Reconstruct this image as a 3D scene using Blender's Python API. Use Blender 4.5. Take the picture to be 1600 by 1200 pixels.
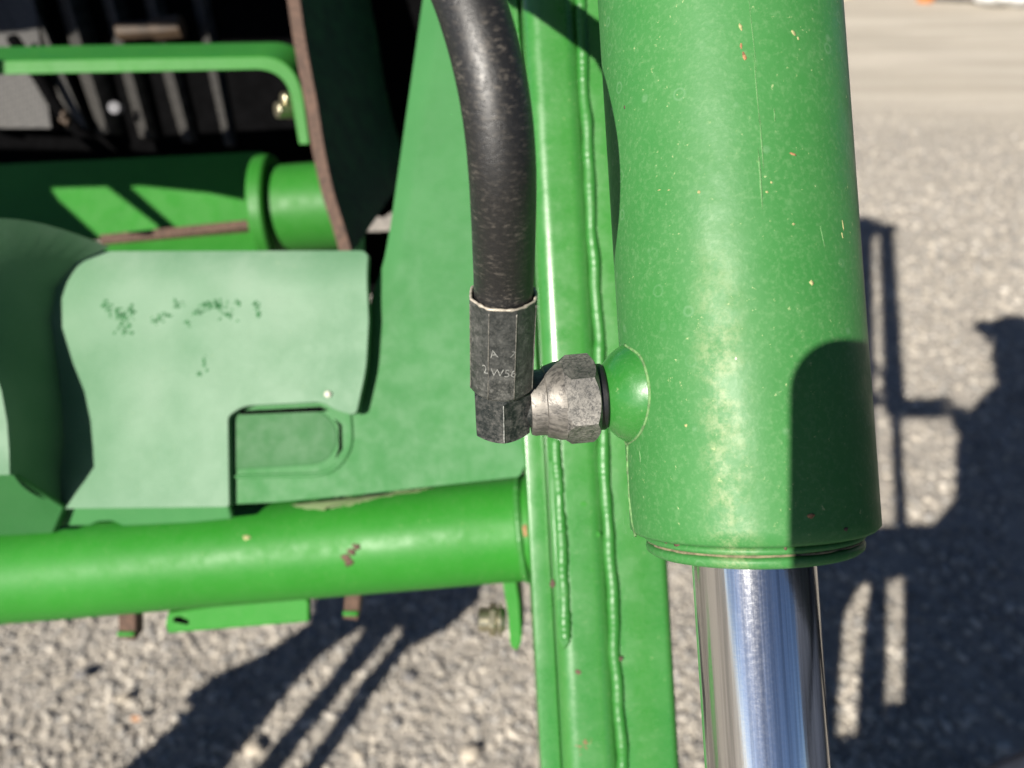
import bpy, bmesh, math, random
import numpy as np
from mathutils import Vector, Matrix, noise
random.seed(7); np.random.seed(7)
S = bpy.context.scene
C = S.collection
for o in list(bpy.data.objects): bpy.data.objects.remove(o)

# ---------------------------------------------------------------- camera
TH = math.radians(38.0); CH = 1.70; F = 1200.0
cT, sT = math.cos(TH), math.sin(TH)
cd = bpy.data.cameras.new('camera'); cam = bpy.data.objects.new('camera', cd); C.objects.link(cam)
cam.location = (0, 0, CH); cam.rotation_euler = (math.pi/2 - TH, 0, 0)
cd.sensor_width = 36; cd.lens = 27; cd.clip_start = 0.01; cd.clip_end = 500
cd.dof.use_dof = True; cd.dof.focus_distance = 0.222; cd.dof.aperture_fstop = 9.5; cd.dof.aperture_blades = 0
S.camera = cam

def W(X, Y, d): return Vector((X, Y*sT + d*cT, CH + Y*cT - d*sT))
def P(px, py, d): return W((px-800)/F*d, (600-py)/F*d, d)
# ---------------------------------------------------------------- light
AS = (1421, 629)                                   # where the light travels to, seen from the camera
LD = (P(AS[0], AS[1], 1) - Vector((0, 0, CH))).normalized()
el = math.asin(-LD.z)
w = bpy.data.worlds.new('World'); S.world = w; w.use_nodes = True
nt = w.node_tree; bg = nt.nodes['Background']
sk = nt.nodes.new('ShaderNodeTexSky'); sk.sky_type = 'NISHITA'; sk.sun_disc = False
sk.sun_elevation = el; sk.sun_rotation = math.atan2(-LD.x, -LD.y)
sk.air_density = 0.4; sk.dust_density = 0.3; sk.ozone_density = 2.5
nt.links.new(sk.outputs[0], bg.inputs[0]); bg.inputs[1].default_value = 0.05
sd = bpy.data.lights.new('sun', 'SUN'); sd.energy = 5.0; sd.angle = math.radians(0.53); sd.color = (1.0, 0.94, 0.85)
sun = bpy.data.objects.new('sun', sd); C.objects.link(sun); sun.rotation_euler = (-LD).to_track_quat('Z', 'Y').to_euler()
sun.location = (-2, -3, 5)
S.view_settings.view_transform = 'Standard'; S.view_settings.look = 'None'
S.view_settings.exposure = 1.15; S.view_settings.gamma = 1.0; S.view_settings.use_curve_mapping = False
S.render.engine = 'CYCLES'

# ---------------------------------------------------------------- materials
def mat(name):
    m = bpy.data.materials.new(name); m.use_nodes = True
    return m, m.node_tree, m.node_tree.nodes['Principled BSDF']
def N(t, typ, **kw):
    n = t.nodes.new(typ)
    for k, v in kw.items(): setattr(n, k, v)
    return n
def inp(n, d):
    for k, v in d.items(): n.inputs[k].default_value = v
def noise_n(t, vec, scale, detail=4, rough=.55, dist=0):
    n = N(t, 'ShaderNodeTexNoise'); inp(n, {'Scale': scale, 'Detail': detail, 'Roughness': rough, 'Distortion': dist})
    t.links.new(vec, n.inputs['Vector']); return n.outputs['Fac']
def ramp(t, fac, a, b, lo=0., hi=1.):
    n = N(t, 'ShaderNodeMapRange', interpolation_type='SMOOTHSTEP'); inp(n, {'From Min': a, 'From Max': b, 'To Min': lo, 'To Max': hi})
    t.links.new(fac, n.inputs['Value']); return n.outputs[0]
def mul(t, a, b, op='MULTIPLY'):
    n = N(t, 'ShaderNodeMath', operation=op, use_clamp=(op != 'SUBTRACT'))
    for i, v in enumerate((a, b)):
        if isinstance(v, (int, float)): n.inputs[i].default_value = v
        else: t.links.new(v, n.inputs[i])
    return n.outputs[0]
def mix(t, fac, a, b):
    n = N(t, 'ShaderNodeMix', data_type='RGBA')
    if isinstance(fac, (int, float)): n.inputs[0].default_value = fac
    else: t.links.new(fac, n.inputs[0])
    for i, v in ((6, a), (7, b)):
        if isinstance(v, tuple): n.inputs[i].default_value = v + (1,) if len(v) == 3 else v
        else: t.links.new(v, n.inputs[i])
    return n.outputs[2]
def mapping(t, vec, scale):
    n = N(t, 'ShaderNodeMapping'); n.inputs['Scale'].default_value = scale; t.links.new(vec, n.inputs[0]); return n.outputs[0]
def bump(t, h, strength, dist, b, prev=None):
    n = N(t, 'ShaderNodeBump'); inp(n, {'Strength': strength, 'Distance': dist}); t.links.new(h, n.inputs['Height'])
    t.links.new(n.outputs[0], b.inputs['Normal']); return n

DUST = (0.44, 0.46, 0.36)
def paint(name, base, dust=.15, rough=.38, speck=.5, rust=0.0, dustcol=DUST, coat=.15, streak=False, spec=.5, patch=0):
    m, t, b = mat(name); L = t.links
    co = N(t, 'ShaderNodeTexCoord').outputs['Object']
    n1 = noise_n(t, co, 14, 5, .6); n2 = noise_n(t, co, 70, 4, .7); n3 = noise_n(t, co, 700, 3, .7); n4 = noise_n(t, co, 560, 3, .75)
    col = mix(t, ramp(t, n1, .3, .75), base, tuple(c*1.12 for c in base))
    dm = mul(t, ramp(t, mul(t, mul(t, n1, .5), mul(t, n2, .5), 'ADD'), .30, .75), dust*.6)
    dm = mul(t, dm, dust*.9, 'ADD')
    if patch: dm = mul(t, dm, ramp(t, noise_n(t, co, 7, 3, .5), .35, .65, 1-patch, 1.35))
    grain = mul(t, ramp(t, n3, .46, .72), .40*speck)
    dm = mul(t, dm, grain, 'ADD')
    col = mix(t, dm, col, dustcol)
    sp = mul(t, ramp(t, n4, .645, .72), mul(t, ramp(t, n2, .45, .62), speck))
    if streak:
        sx = N(t, 'ShaderNodeSeparateXYZ'); L.new(co, sx.inputs[0])
        g = N(t, 'ShaderNodeMath', operation='ARCTAN2'); L.new(sx.outputs[1], g.inputs[0]); L.new(sx.outputs[0], g.inputs[1])
        d = N(t, 'ShaderNodeMath', operation='SUBTRACT'); L.new(g.outputs[0], d.inputs[0]); d.inputs[1].default_value = -2.0
        a = N(t, 'ShaderNodeMath', operation='ABSOLUTE'); L.new(d.outputs[0], a.inputs[0])
        band = ramp(t, a.outputs[0], .03, .26, 1, 0)
        zz = ramp(t, sx.outputs[2], .095, .04, 0, 1)
        mott = ramp(t, noise_n(t, co, 160, 6, .85), .42, .66)
        k = mul(t, mul(t, band, zz), mul(t, mott, .38))
        col = mix(t, k, col, (0.34, 0.34, 0.20))
        # dried water rings
        v = N(t, 'ShaderNodeTexVoronoi', feature='F1'); inp(v, {'Scale': 150, 'Randomness': 1}); L.new(co, v.inputs['Vector'])
        r1 = mul(t, ramp(t, v.outputs['Distance'], .16, .22), ramp(t, v.outputs['Distance'], .30, .23))
        sepc = N(t, 'ShaderNodeSeparateColor'); L.new(v.outputs['Color'], sepc.inputs[0])
        r1 = mul(t, r1, ramp(t, sepc.outputs[0], .72, .95))
        col = mix(t, mul(t, r1, .15), col, (0.20, 0.30, 0.20))
    col = mix(t, sp, col, (0.36, 0.40, 0.20))
    if rust > 0:
        v = N(t, 'ShaderNodeTexVoronoi', feature='F1'); inp(v, {'Scale': 26, 'Randomness': 1})
        dn = N(t, 'ShaderNodeVectorMath', operation='ADD'); L.new(co, dn.inputs[0])
        nn = N(t, 'ShaderNodeTexNoise'); inp(nn, {'Scale': 400, 'Detail': 3}); L.new(co, nn.inputs['Vector'])
        sc = N(t, 'ShaderNodeVectorMath', operation='SCALE'); sc.inputs['Scale'].default_value = .012; L.new(nn.outputs['Color'], sc.inputs[0]); L.new(sc.outputs[0], dn.inputs[1])
        L.new(dn.outputs[0], v.inputs['Vector'])
        sepc = N(t, 'ShaderNodeSeparateColor'); L.new(v.outputs['Color'], sepc.inputs[0])
        rm = mul(t, ramp(t, v.outputs['Distance'], .12, .07), ramp(t, sepc.outputs[1], 1-rust, 1-rust+.05))
        col = mix(t, rm, col, (0.16, 0.065, 0.035))
    L.new(col, b.inputs['Base Color'])
    L.new(ramp(t, n2, .3, .8, rough-.05, rough+.18), b.inputs['Roughness'])
    inp(b, {'Coat Weight': coat, 'Coat Roughness': .22, 'Specular IOR Level': spec})
    bump(t, mul(t, mul(t, n3, .3), n2, 'ADD'), .25, .0006, b)
    return m
G_CYL = paint('barrel_green_paint', (0.0105, 0.110, 0.017), .15, .50, .55, 0, coat=0, spec=.3, streak=True, dustcol=(0.12, 0.22, 0.10))
G_TUBE = paint('gloss_green_paint', (0.009, 0.130, 0.007), .06, .46, .30, .10, coat=0, spec=.22, dustcol=(.11, .20, .08))
G_BEAM = paint('beam_green_paint', (0.009, 0.118, 0.009), .15, .30, .30, .09, coat=.5, dustcol=(.11, .21, .09))
G_PAN = paint('panel_green_plastic', (0.017, 0.108, 0.025), .10, .6, .10, 0, coat=0, spec=.22, dustcol=(.10, .18, .09))
G_COV = paint('dusty_green_plastic', (0.034, 0.118, 0.048), .40, .6, .2, 0, coat=0, spec=.3, dustcol=(.165, .225, .170), patch=.55)
G_BOSS = paint('port_green_paint', (0.007, 0.108, 0.009), .10, .28, .30, 0, coat=.3, dustcol=(.11, .21, .09))
G_WELD = paint('weld_green_paint', (0.007, 0.112, 0.007), .10, .42, .30, .05, coat=0, dustcol=(.11, .21, .09))
G_POCK = paint('pocket_green_plastic', (0.013, 0.078, 0.020), .10, .6, .10, 0, coat=0, spec=.2, dustcol=(.10, .18, .09))
G_FAR = paint('frame_green_paint', (0.008, 0.115, 0.007), .08, .45, .2, .06, spec=.25, coat=0, dustcol=(.12, .20, .08))

def simple(name, col, rough=.6, metal=0, ns=60, var=.35, bs=.3, bd=.001, spec=.5):
    m, t, b = mat(name)
    co = N(t, 'ShaderNodeTexCoord').outputs['Object']
    n = noise_n(t, co, ns, 6, .7)
    t.links.new(mix(t, ramp(t, n, .3, .7), tuple(c*(1-var) for c in col), tuple(min(1, c*(1+var)) for c in col)), b.inputs['Base Color'])
    inp(b, {'Roughness': rough, 'Metallic': metal, 'Specular IOR Level': spec}); bump(t, n, bs, bd, b); return m
COPPER = simple('brass_fitting', (.035, .020, .009), .7)
ZINC = simple('dull_zinc', (.12, .12, .13), .7, .3)
BLACK = simple('black_plastic', (.0018, .0018, .002), .95, spec=.02)
DARKG = simple('dark_green_paint', (.004, .035, .008), .7, spec=.2)
RUST = simple('rusty_edge', (.062, .034, .022), .8, 0, 220, .45)
DIRT = simple('caked_dirt', (.12, .105, .06), .95, 0, 300, .5)
BOLT = simple('zinc_bolt', (0.390, 0.358, 0.247), .28, .9, 90, .15)
SKIN = simple('skin', (0.293, 0.169, 0.124), .5); SHIRT = simple('navy_cloth', (0.019, 0.026, 0.046), .9); JEANS = simple('denim', (0.033, 0.046, 0.085), .9)
CAPM = simple('cap_cloth', (0.019, 0.019, 0.019), .9); SHOE = simple('boot_leather', (0.052, 0.033, 0.019), .7); PHONE = simple('phone_glass', (0.013, 0.013, 0.016), .1)
SPOT = simple('pale_dropping', (0.488, 0.481, 0.403), .8)
RUBBER_EDGE = simple('black_rubber', (0.005, 0.005, 0.006), .45)

def rubber():
    m, t, b = mat('hose_rubber'); co = N(t, 'ShaderNodeTexCoord').outputs['Object']
    fine = noise_n(t, mapping(t, co, (1, 1, .35)), 900, 4, .75); med = noise_n(t, co, 60, 4, .65)
    sc = noise_n(t, mapping(t, co, (1, .6, 2.6)), 420, 3, .8)
    k = mul(t, ramp(t, sc, .50, .72), ramp(t, med, .34, .62, .25, 1))
    col = mix(t, k, (.007, .007, .007), (.085, .076, .064))
    col = mix(t, ramp(t, fine, .66, .78, 0, .3), col, (.15, .13, .11))
    t.links.new(col, b.inputs['Base Color']); inp(b, {'Roughness': .46, 'Specular IOR Level': .5})
    bump(t, mul(t, fine, sc, 'ADD'), .5, .0004, b); return m
HOSE = rubber()
def steel(name, dark=(.045, .048, .047), light=(.30, .29, .26), lo=.5, hi=.72, metal=.55, rough=.42, brushed=None):
    m, t, b = mat(name); co = N(t, 'ShaderNodeTexCoord').outputs['Object']
    f = noise_n(t, mapping(t, co, brushed) if brushed else co, 1100, 4, .8); md = noise_n(t, co, 420, 5, .75); big = noise_n(t, co, 45, 3, .6)
    k = mul(t, ramp(t, md, lo-.14, hi), .55); k = mul(t, k, ramp(t, f, lo+.04, lo+.15, 0, .45), 'ADD'); k = mul(t, k, ramp(t, big, .3, .65, .35, 1))
    t.links.new(mix(t, k, dark, light), b.inputs['Base Color'])
    inp(b, {'Metallic': metal}); t.links.new(ramp(t, md, .3, .7, rough-.08, rough+.2), b.inputs['Roughness'])
    bump(t, mul(t, f, md, 'ADD'), .45, .0004, b); return m
FERR = steel('ferrule_plated_steel', dark=(.030, .034, .033), light=(.19, .19, .175), lo=.46)
ELB = steel('elbow_plated_steel', dark=(.018, .024, .024), light=(.24, .23, .21), lo=.52)
NUT = steel('worn_bright_steel', dark=(.045, .045, .043), light=(.27, .255, .23), lo=.40, hi=.74, metal=.5, rough=.5)
NUTB = steel('worn_brushed_steel', dark=(.05, .048, .045), light=(.27, .25, .22), lo=.38, hi=.74, metal=.55, rough=.5, brushed=(1, .12, .12))
EDGE = steel('worn_edge', dark=(.30, .27, .22), light=(.60, .54, .45), metal=.4)
def chrome():
    m, t, b = mat('chrome_rod'); co = N(t, 'ShaderNodeTexCoord').outputs['Object']
    v = noise_n(t, mapping(t, co, (1, 1, .02)), 500, 4, .7); h = noise_n(t, mapping(t, co, (.15, .15, 1)), 1500, 3, .7)
    md = noise_n(t, co, 900, 3, .7)
    inp(b, {'Metallic': 1}); st = ramp(t, noise_n(t, mapping(t, co, (1, 1, .015)), 260, 4, .7), .38, .6)
    t.links.new(mix(t, st, (.42, .42, .42), (.72, .72, .71)), b.inputs['Base Color'])
    t.links.new(ramp(t, md, .3, .8, .11, .17), b.inputs['Roughness'])
    bump(t, mul(t, mul(t, v, .9), mul(t, h, .18), 'ADD'), .13, .0004, b); return m
CHROME = chrome()

def ground_mat():
    m, t, b = mat('gravel_ground'); L = t.links
    co = N(t, 'ShaderNodeTexCoord').outputs['Object']
    sx = N(t, 'ShaderNodeSeparateXYZ'); L.new(co, sx.inputs[0])
    big = noise_n(t, co, 1.6, 4, .6); med = noise_n(t, co, 9, 5, .65); fine = noise_n(t, co, 90, 5, .75)
    v = N(t, 'ShaderNodeTexVoronoi', feature='F1'); inp(v, {'Scale': 45}); L.new(co, v.inputs['Vector'])
    sepc = N(t, 'ShaderNodeSeparateColor'); L.new(v.outputs['Color'], sepc.inputs[0])
    g = mix(t, sepc.outputs[0], (0.216, 0.204, 0.186), (0.396, 0.360, 0.306))
    g = mix(t, ramp(t, fine, .3, .7, 0, .5), g, (0.360, 0.318, 0.264))
    g = mix(t, ramp(t, med, .35, .7, 0, .4), g, (0.270, 0.252, 0.225))
    road = mix(t, ramp(t, noise_n(t, mapping(t, co, (.25, 2.2, 1)), 2.0, 4, .6), .35, .65), (0.360, 0.324, 0.264), (0.444, 0.402, 0.336))
    road = mix(t, ramp(t, fine, .4, .8, 0, .25), road, (0.300, 0.276, 0.240))
    yy = mul(t, sx.outputs[1], mul(t, big, .55, 'MULTIPLY'), 'SUBTRACT') if False else None
    a = N(t, 'ShaderNodeMath', operation='MULTIPLY_ADD'); L.new(sx.outputs[0], a.inputs[0]); a.inputs[1].default_value = .22; L.new(sx.outputs[1], a.inputs[2])
    a2 = N(t, 'ShaderNodeMath', operation='MULTIPLY_ADD'); L.new(med, a2.inputs[0]); a2.inputs[1].default_value = .9; L.new(a.outputs[0], a2.inputs[2])
    k = mul(t, ramp(t, a2.outputs[0], 5.2, 6.7), ramp(t, a2.outputs[0], 10.6, 9.6))
    L.new(mix(t, k, g, road), b.inputs['Base Color']); inp(b, {'Roughness': .95, 'Specular IOR Level': .15})
    hh = mul(t, ramp(t, v.outputs['Distance'], 0, .7, 1, 0), fine, 'ADD')
    bump(t, hh, .8, .012, b); return m
GROUND = ground_mat()
def stone_mat():
    m, t, b = mat('gravel_stone'); L = t.links
    g = N(t, 'ShaderNodeNewGeometry'); co = N(t, 'ShaderNodeTexCoord').outputs['Object']
    r = N(t, 'ShaderNodeValToRGB'); L.new(g.outputs['Random Per Island'], r.inputs[0])
    cr = r.color_ramp; cr.elements[0].color = (0.144, 0.141, 0.135, 1); cr.elements[1].color = (0.468, 0.432, 0.372, 1)
    for p, c in ((.25, (0.228, 0.222, 0.210)), (.55, (0.312, 0.285, 0.246)), (.8, (0.360, 0.324, 0.270)), (.985, (0.408, 0.378, 0.330))):
        e = cr.elements.new(p); e.color = c + (1,)
    n = noise_n(t, co, 160, 4, .7); pz = ramp(t, noise_n(t, co, 7, 5, .7), .3, .72, .68, 1.3)
    cc = mix(t, ramp(t, n, .3, .75, 0, .4), r.outputs[0], (0.360, 0.324, 0.270))
    vm = N(t, 'ShaderNodeVectorMath', operation='SCALE'); L.new(cc, vm.inputs[0]); L.new(pz, vm.inputs['Scale'])
    L.new(vm.outputs[0], b.inputs['Base Color'])
    inp(b, {'Roughness': .9, 'Specular IOR Level': .2}); bump(t, n, .5, .004, b); return m
STONE = stone_mat()

# ---------------------------------------------------------------- helpers
def thing(name, label, cat, loc, group=None):
    o = bpy.data.objects.new(name, None); C.objects.link(o); o.location = loc; o.empty_display_size = .05
    o['label'] = label; o['category'] = cat
    if group: o['group'] = group
    return o
def obj(name, verts, faces, m, parent=None, smooth=True, angle=35, bevel=0, seg=2, tag=None, label=None):
    """verts in world space; the mesh is stored relative to its root thing"""
    root = parent
    off = Vector((0, 0, 0))
    while root is not None:
        off += root.location; root = root.parent
    me = bpy.data.meshes.new(name)
    me.from_pydata([tuple(Vector(v) - off) for v in verts], [], faces); me.update()
    bm = bmesh.new(); bm.from_mesh(me); bmesh.ops.recalc_face_normals(bm, faces=bm.faces)
    bm.to_mesh(me); bm.free()
    if smooth:
        for p in me.polygons: p.use_smooth = True
        if angle < 180: me.set_sharp_from_angle(angle=math.radians(angle))
    me.materials.append(m)
    o = bpy.data.objects.new(name, me); C.objects.link(o)
    if parent: o.parent = parent
    if bevel:
        md = o.modifiers.new('bevel', 'BEVEL'); md.width = bevel; md.segments = seg; md.limit_method = 'ANGLE'; md.angle_limit = math.radians(40)
        md.harden_normals = False
    if tag: 
        for k, v in tag.items(): o[k] = v
    if label: o['label'] = label
    return o
def rnd_poly(pts, n=6):
    """pts: (x,y) or (x,y,r) pixel corners, r = rounding"""
    out = []
    M = len(pts)
    for i, p in enumerate(pts):
        r = p[2] if len(p) > 2 else 0
        v = Vector(p[:2])
        if r <= 0: out.append(v); continue
        a = Vector(pts[i-1][:2]); b = Vector(pts[(i+1) % M][:2])
        ra = min(r, (a-v).length*.48); rb = min(r, (b-v).length*.48)
        A = v + (a-v).normalized()*ra; B = v + (b-v).normalized()*rb
        for k in range(n+1):
            s = k/n; out.append(A*(1-s)**2 + v*2*s*(1-s) + B*s*s)
    return [(q.x, q.y) for q in out]
def plane3(a, b, c):
    M = np.array([[q[0], q[1], 1] for q in (a, b, c)]); r = np.array([1/q[2] for q in (a, b, c)])
    k = np.linalg.solve(M, r); return lambda x, y: 1/(k[0]*x + k[1]*y + k[2])
def plane_n(fn):
    a, b, c = (P(x, y, fn(x, y)) for x, y in ((300, 300), (500, 300), (300, 500)))
    n = (b-a).cross(c-a).normalized()
    if n.dot(a - Vector((0, 0, CH))) < 0: n = -n
    return n
def prism(name, pts, vec, m, parent, bevel=.0008, seg=2, cuts=None, fn=None, **kw):
    """closed 3D outline extruded by vec; cuts: list of (co, no) bisecting planes; fn moves each vertex"""
    bm = bmesh.new(); vs = [bm.verts.new(p) for p in pts]; f = bm.faces.new(vs)
    r = bmesh.ops.extrude_face_region(bm, geom=[f])
    bmesh.ops.translate(bm, verts=[e for e in r['geom'] if isinstance(e, bmesh.types.BMVert)], vec=vec)
    for co, no in (cuts or []):
        bmesh.ops.bisect_plane(bm, geom=bm.verts[:]+bm.edges[:]+bm.faces[:], plane_co=co, plane_no=no)
    if fn:
        for v in bm.verts: v.co = fn(v.co)
    bmesh.ops.remove_doubles(bm, verts=bm.verts, dist=1e-6)
    bm.verts.index_update()
    V = [v.co.copy() for v in bm.verts]; FF = [[v.index for v in f.verts] for f in bm.faces]; bm.free()
    return obj(name, V, FF, m, parent, bevel=bevel, seg=seg, **kw)
def plate(name, poly, pl, thick, m, parent, bevel=.0012, **kw):
    n = plane_n(pl) * thick
    return prism(name, [P(x, y, pl(x, y)) for x, y in poly], n, m, parent, bevel=bevel, **kw)
def tube_path(pts, rads, nseg=20, ref=Vector((0, 0, 1)), cap=True, prof=None, twist=0):
    V, FF = [], []; n = len(pts)
    pts = [Vector(p) for p in pts]; up = None
    for i, p in enumerate(pts):
        t = (pts[min(i+1, n-1)] - pts[max(i-1, 0)]).normalized()
        if up is None:
            up = ref - t*ref.dot(t)
            if up.length < 1e-4: up = Vector((1, 0, 0)) - t*t.x
        up = (up - t*up.dot(t)).normalized(); s = t.cross(up)
        r = rads[i] if hasattr(rads, '__len__') else rads
        for k in range(nseg):
            a = 2*math.pi*k/nseg + twist; q = prof(a, i) if prof else 1
            V.append(p + (up*math.cos(a) + s*math.sin(a))*r*q)
    for i in range(n-1):
        for k in range(nseg):
            a, b = i*nseg+k, i*nseg+(k+1) % nseg; FF.append([a, b, b+nseg, a+nseg])
    if cap: FF.append(list(range(nseg))[::-1]); FF.append([(n-1)*nseg+k for k in range(nseg)])
    return V, FF
def smooth_path(pts, sub=10):
    out = []; p = [Vector(q) for q in pts]; p = [2*p[0]-p[1]] + p + [2*p[-1]-p[-2]]
    for i in range(1, len(p)-2):
        for k in range(sub):
            t = k/sub; a, b, c, d = p[i-1:i+3]
            out.append(.5*((2*b) + (c-a)*t + (2*a-5*b+4*c-d)*t*t + (3*b-3*c+d-a)*t**3))
    out.append(p[-2]); return out
def bead(name, pts, r, m, parent, step=.0036, amp=.22, **kw):
    q = [Vector(a) for a in pts]; dense = []
    for a, b in zip(q[:-1], q[1:]):
        n = max(1, int((b-a).length/step*6))
        for k in range(n): dense.append(a.lerp(b, k/n))
    dense.append(q[-1]); rs = []
    for i, p in enumerate(dense):
        nz = noise.noise(p*90)
        rs.append(r*(1 + amp*.13*math.sin(i*2*math.pi/6 + nz*6)*(1+nz) + amp*1.1*nz + amp*.5*noise.noise(p*320)))
        dense[i] = p + Vector((noise.noise(p*55+Vector((9, 0, 0))), noise.noise(p*55), 0))*r*.35
    V, FF = tube_path(dense, rs, 12); return obj(name, V, FF, m, parent, angle=180, **kw)
def box(name, c, dims, m, parent=None, R=None, bevel=.001, **kw):
    V = []
    for x in (-1, 1):
        for y in (-1, 1):
            for z in (-1, 1):
                q = Vector((x*dims[0]/2, y*dims[1]/2, z*dims[2]/2)); V.append(Vector(c) + (R @ q if R else q))
    FF = [[0, 1, 3, 2], [4, 6, 7, 5], [0, 4, 5, 1], [2, 3, 7, 6], [0, 2, 6, 4], [1, 5, 7, 3]]
    return obj(name, V, FF, m, parent, bevel=bevel, **kw)
def frame_from(z, x):
    z = z.normalized(); x = (x - z*x.dot(z)).normalized(); y = z.cross(x)
    return Matrix((x, y, z)).transposed()
def lathe(prof, nseg=96):
    V, FF = [], []
    for r, z in prof:
        for k in range(nseg):
            a = 2*math.pi*k/nseg; V.append(Vector((r*math.cos(a), r*math.sin(a), z)))
    for i in range(len(prof)-1):
        for k in range(nseg):
            a, b = i*nseg+k, i*nseg+(k+1) % nseg; FF.append([a, b, b+nseg, a+nseg])
    return V, FF
def local(name, V, FF, m, parent, org, R, angle=35, bevel=0, seg=2, label=None):
    """mesh kept in its own axes (z along the part) and placed by org + R"""
    me = bpy.data.meshes.new(name); me.from_pydata([tuple(v) for v in V], [], FF); me.update()
    bm = bmesh.new(); bm.from_mesh(me); bmesh.ops.recalc_face_normals(bm, faces=bm.faces); bm.to_mesh(me); bm.free()
    for p in me.polygons: p.use_smooth = True
    if angle < 180: me.set_sharp_from_angle(angle=math.radians(angle))
    me.materials.append(m); o = bpy.data.objects.new(name, me); C.objects.link(o)
    Mw = Matrix.Translation(org) @ R.to_4x4()
    off = Vector((0, 0, 0)); root = parent
    chain = Matrix.Identity(4)
    lst = []
    while root is not None: lst.append(root); root = root.parent
    for q in reversed(lst): chain = chain @ q.matrix_basis
    o.parent = parent; o.matrix_basis = chain.inverted() @ Mw
    if bevel:
        md = o.modifiers.new('bevel', 'BEVEL'); md.width = bevel; md.segments = seg; md.limit_method = 'ANGLE'; md.angle_limit = math.radians(30)
    if label: o['label'] = label
    return o
def hexprism(rad, z0, z1, n=6, rot=0, cham0=0, cham1=0, nseg=72):
    """n-sided bar with turned (domed) ends, like a machined nut"""
    V, FF = [], []
    def rr(a):
        k = (a - rot) % (2*math.pi/n) - math.pi/n
        return rad*math.cos(math.pi/n)/math.cos(k)
    ap = rad*math.cos(math.pi/n)
    def ring(fz):
        for k in range(nseg):
            a = 2*math.pi*k/nseg; r = rr(a); r2, z = fz(r); V.append(Vector((r2*math.cos(a), r2*math.sin(a), z)))
    ring(lambda r: (min(r, ap)*.86, z0)); ring(lambda r: (min(r, ap*.97), z0)); ring(lambda r: (r, z0 + cham0*max(0, (r-ap*.97)/(rad-ap*.97))))
    ring(lambda r: (r, z1 - cham1*max(0, (r-ap*.97)/(rad-ap*.97)))); ring(lambda r: (min(r, ap*.97), z1)); ring(lambda r: (min(r, ap)*.8, z1))
    for i in range(5):
        for k in range(nseg):
            a, b = i*nseg+k, i*nseg+(k+1) % nseg; FF.append([a, b, b+nseg, a+nseg])
    FF.append(list(range(nseg))[::-1]); FF.append([5*nseg+k for k in range(nseg)])
    return V, FF

# ---------------------------------------------------------------- ground
def far_grid():
    xs = np.concatenate([np.linspace(-150, -6, 8), np.linspace(-4, 8, 61), np.linspace(12, 150, 8)])
    ys = np.concatenate([np.linspace(-60, -5, 6), np.linspace(-3, 10, 66), np.linspace(14, 300, 10)])
    V, FF = [], []
    for y in ys:
        for x in xs:
            z = 0.018*noise.noise(Vector((x*1.3, y*1.3, 0))) - .006
            V.append(Vector((x, y, z)))
    n = len(xs)
    for j in range(len(ys)-1):
        for i in range(n-1): a = j*n+i; FF.append([a, a+1, a+n+1, a+n])
    return V, FF
V, FF = far_grid(); obj('ground', V, FF, GROUND, None, angle=180, tag={'kind': 'structure'})

ico = bmesh.new(); bmesh.ops.create_icosphere(ico, subdivisions=1, radius=1)
IV = np.array([v.co[:] for v in ico.verts]); IF = np.array([[v.index for v in f.verts] for f in ico.faces]); ico.free()
def stones(name, n, region, smin, smax, power=3.0):
    x0, x1, y0, y1 = region
    pos = np.random.rand(n, 2)*[x1-x0, y1-y0] + [x0, y0]
    fade = np.clip((5.75 - .22*pos[:, 0] - pos[:, 1])/1.9, 0, 1); pos = pos[np.random.rand(n) < fade**.8]; n = len(pos)
    # visible wedge from the camera gets everything, the sides are thinned
    rr = smin + (smax-smin)*np.random.rand(n)**power
    nv = len(IV)
    ang = np.random.rand(n)*2*np.pi; sc = np.stack([rr*(.7+.7*np.random.rand(n)), rr*(.6+.5*np.random.rand(n)), rr*(.45+.35*np.random.rand(n))], 1)
    jit = 1 + (np.random.rand(n, nv, 1)-.5)*.5
    v = IV[None]*jit*sc[:, None, :]
    tl = (np.random.rand(n)-.5)*1.0; c, s = np.cos(tl)[:, None], np.sin(tl)[:, None]
    y, z = v[..., 1]*c - v[..., 2]*s, v[..., 1]*s + v[..., 2]*c
    c, s = np.cos(ang)[:, None], np.sin(ang)[:, None]
    x2, y2 = v[..., 0]*c - y*s, v[..., 0]*s + y*c
    zg = np.array([0.018*noise.noise(Vector((a*1.3, b*1.3, 0))) - .006 for a, b in pos])
    out = np.stack([x2 + pos[:, 0:1], y2 + pos[:, 1:2], z + zg[:, None] + sc[:, 2:3]*.35], -1).reshape(-1, 3)
    fa = (IF[None] + (np.arange(n)*nv)[:, None, None]).reshape(-1, 3)
    me = bpy.data.meshes.new(name); me.vertices.add(len(out)); me.vertices.foreach_set('co', out.ravel())
    me.loops.add(fa.size); me.loops.foreach_set('vertex_index', fa.ravel().astype(np.int32))
    me.polygons.add(len(fa)); me.polygons.foreach_set('loop_start', np.arange(0, fa.size, 3, dtype=np.int32))
    me.update(calc_edges=True); me.materials.append(STONE)
    o = bpy.data.objects.new(name, me); C.objects.link(o); o['kind'] = 'stuff'; o['label'] = 'loose grey and beige gravel covering the yard'; return o
stones('gravel', 52000, (-1.8, 1.0, .15, 2.0), .0025, .0120, 3.2)
stones('gravel', 56000, (.5, 4.2, .7, 5.7), .0035, .0160, 3.2)

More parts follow.
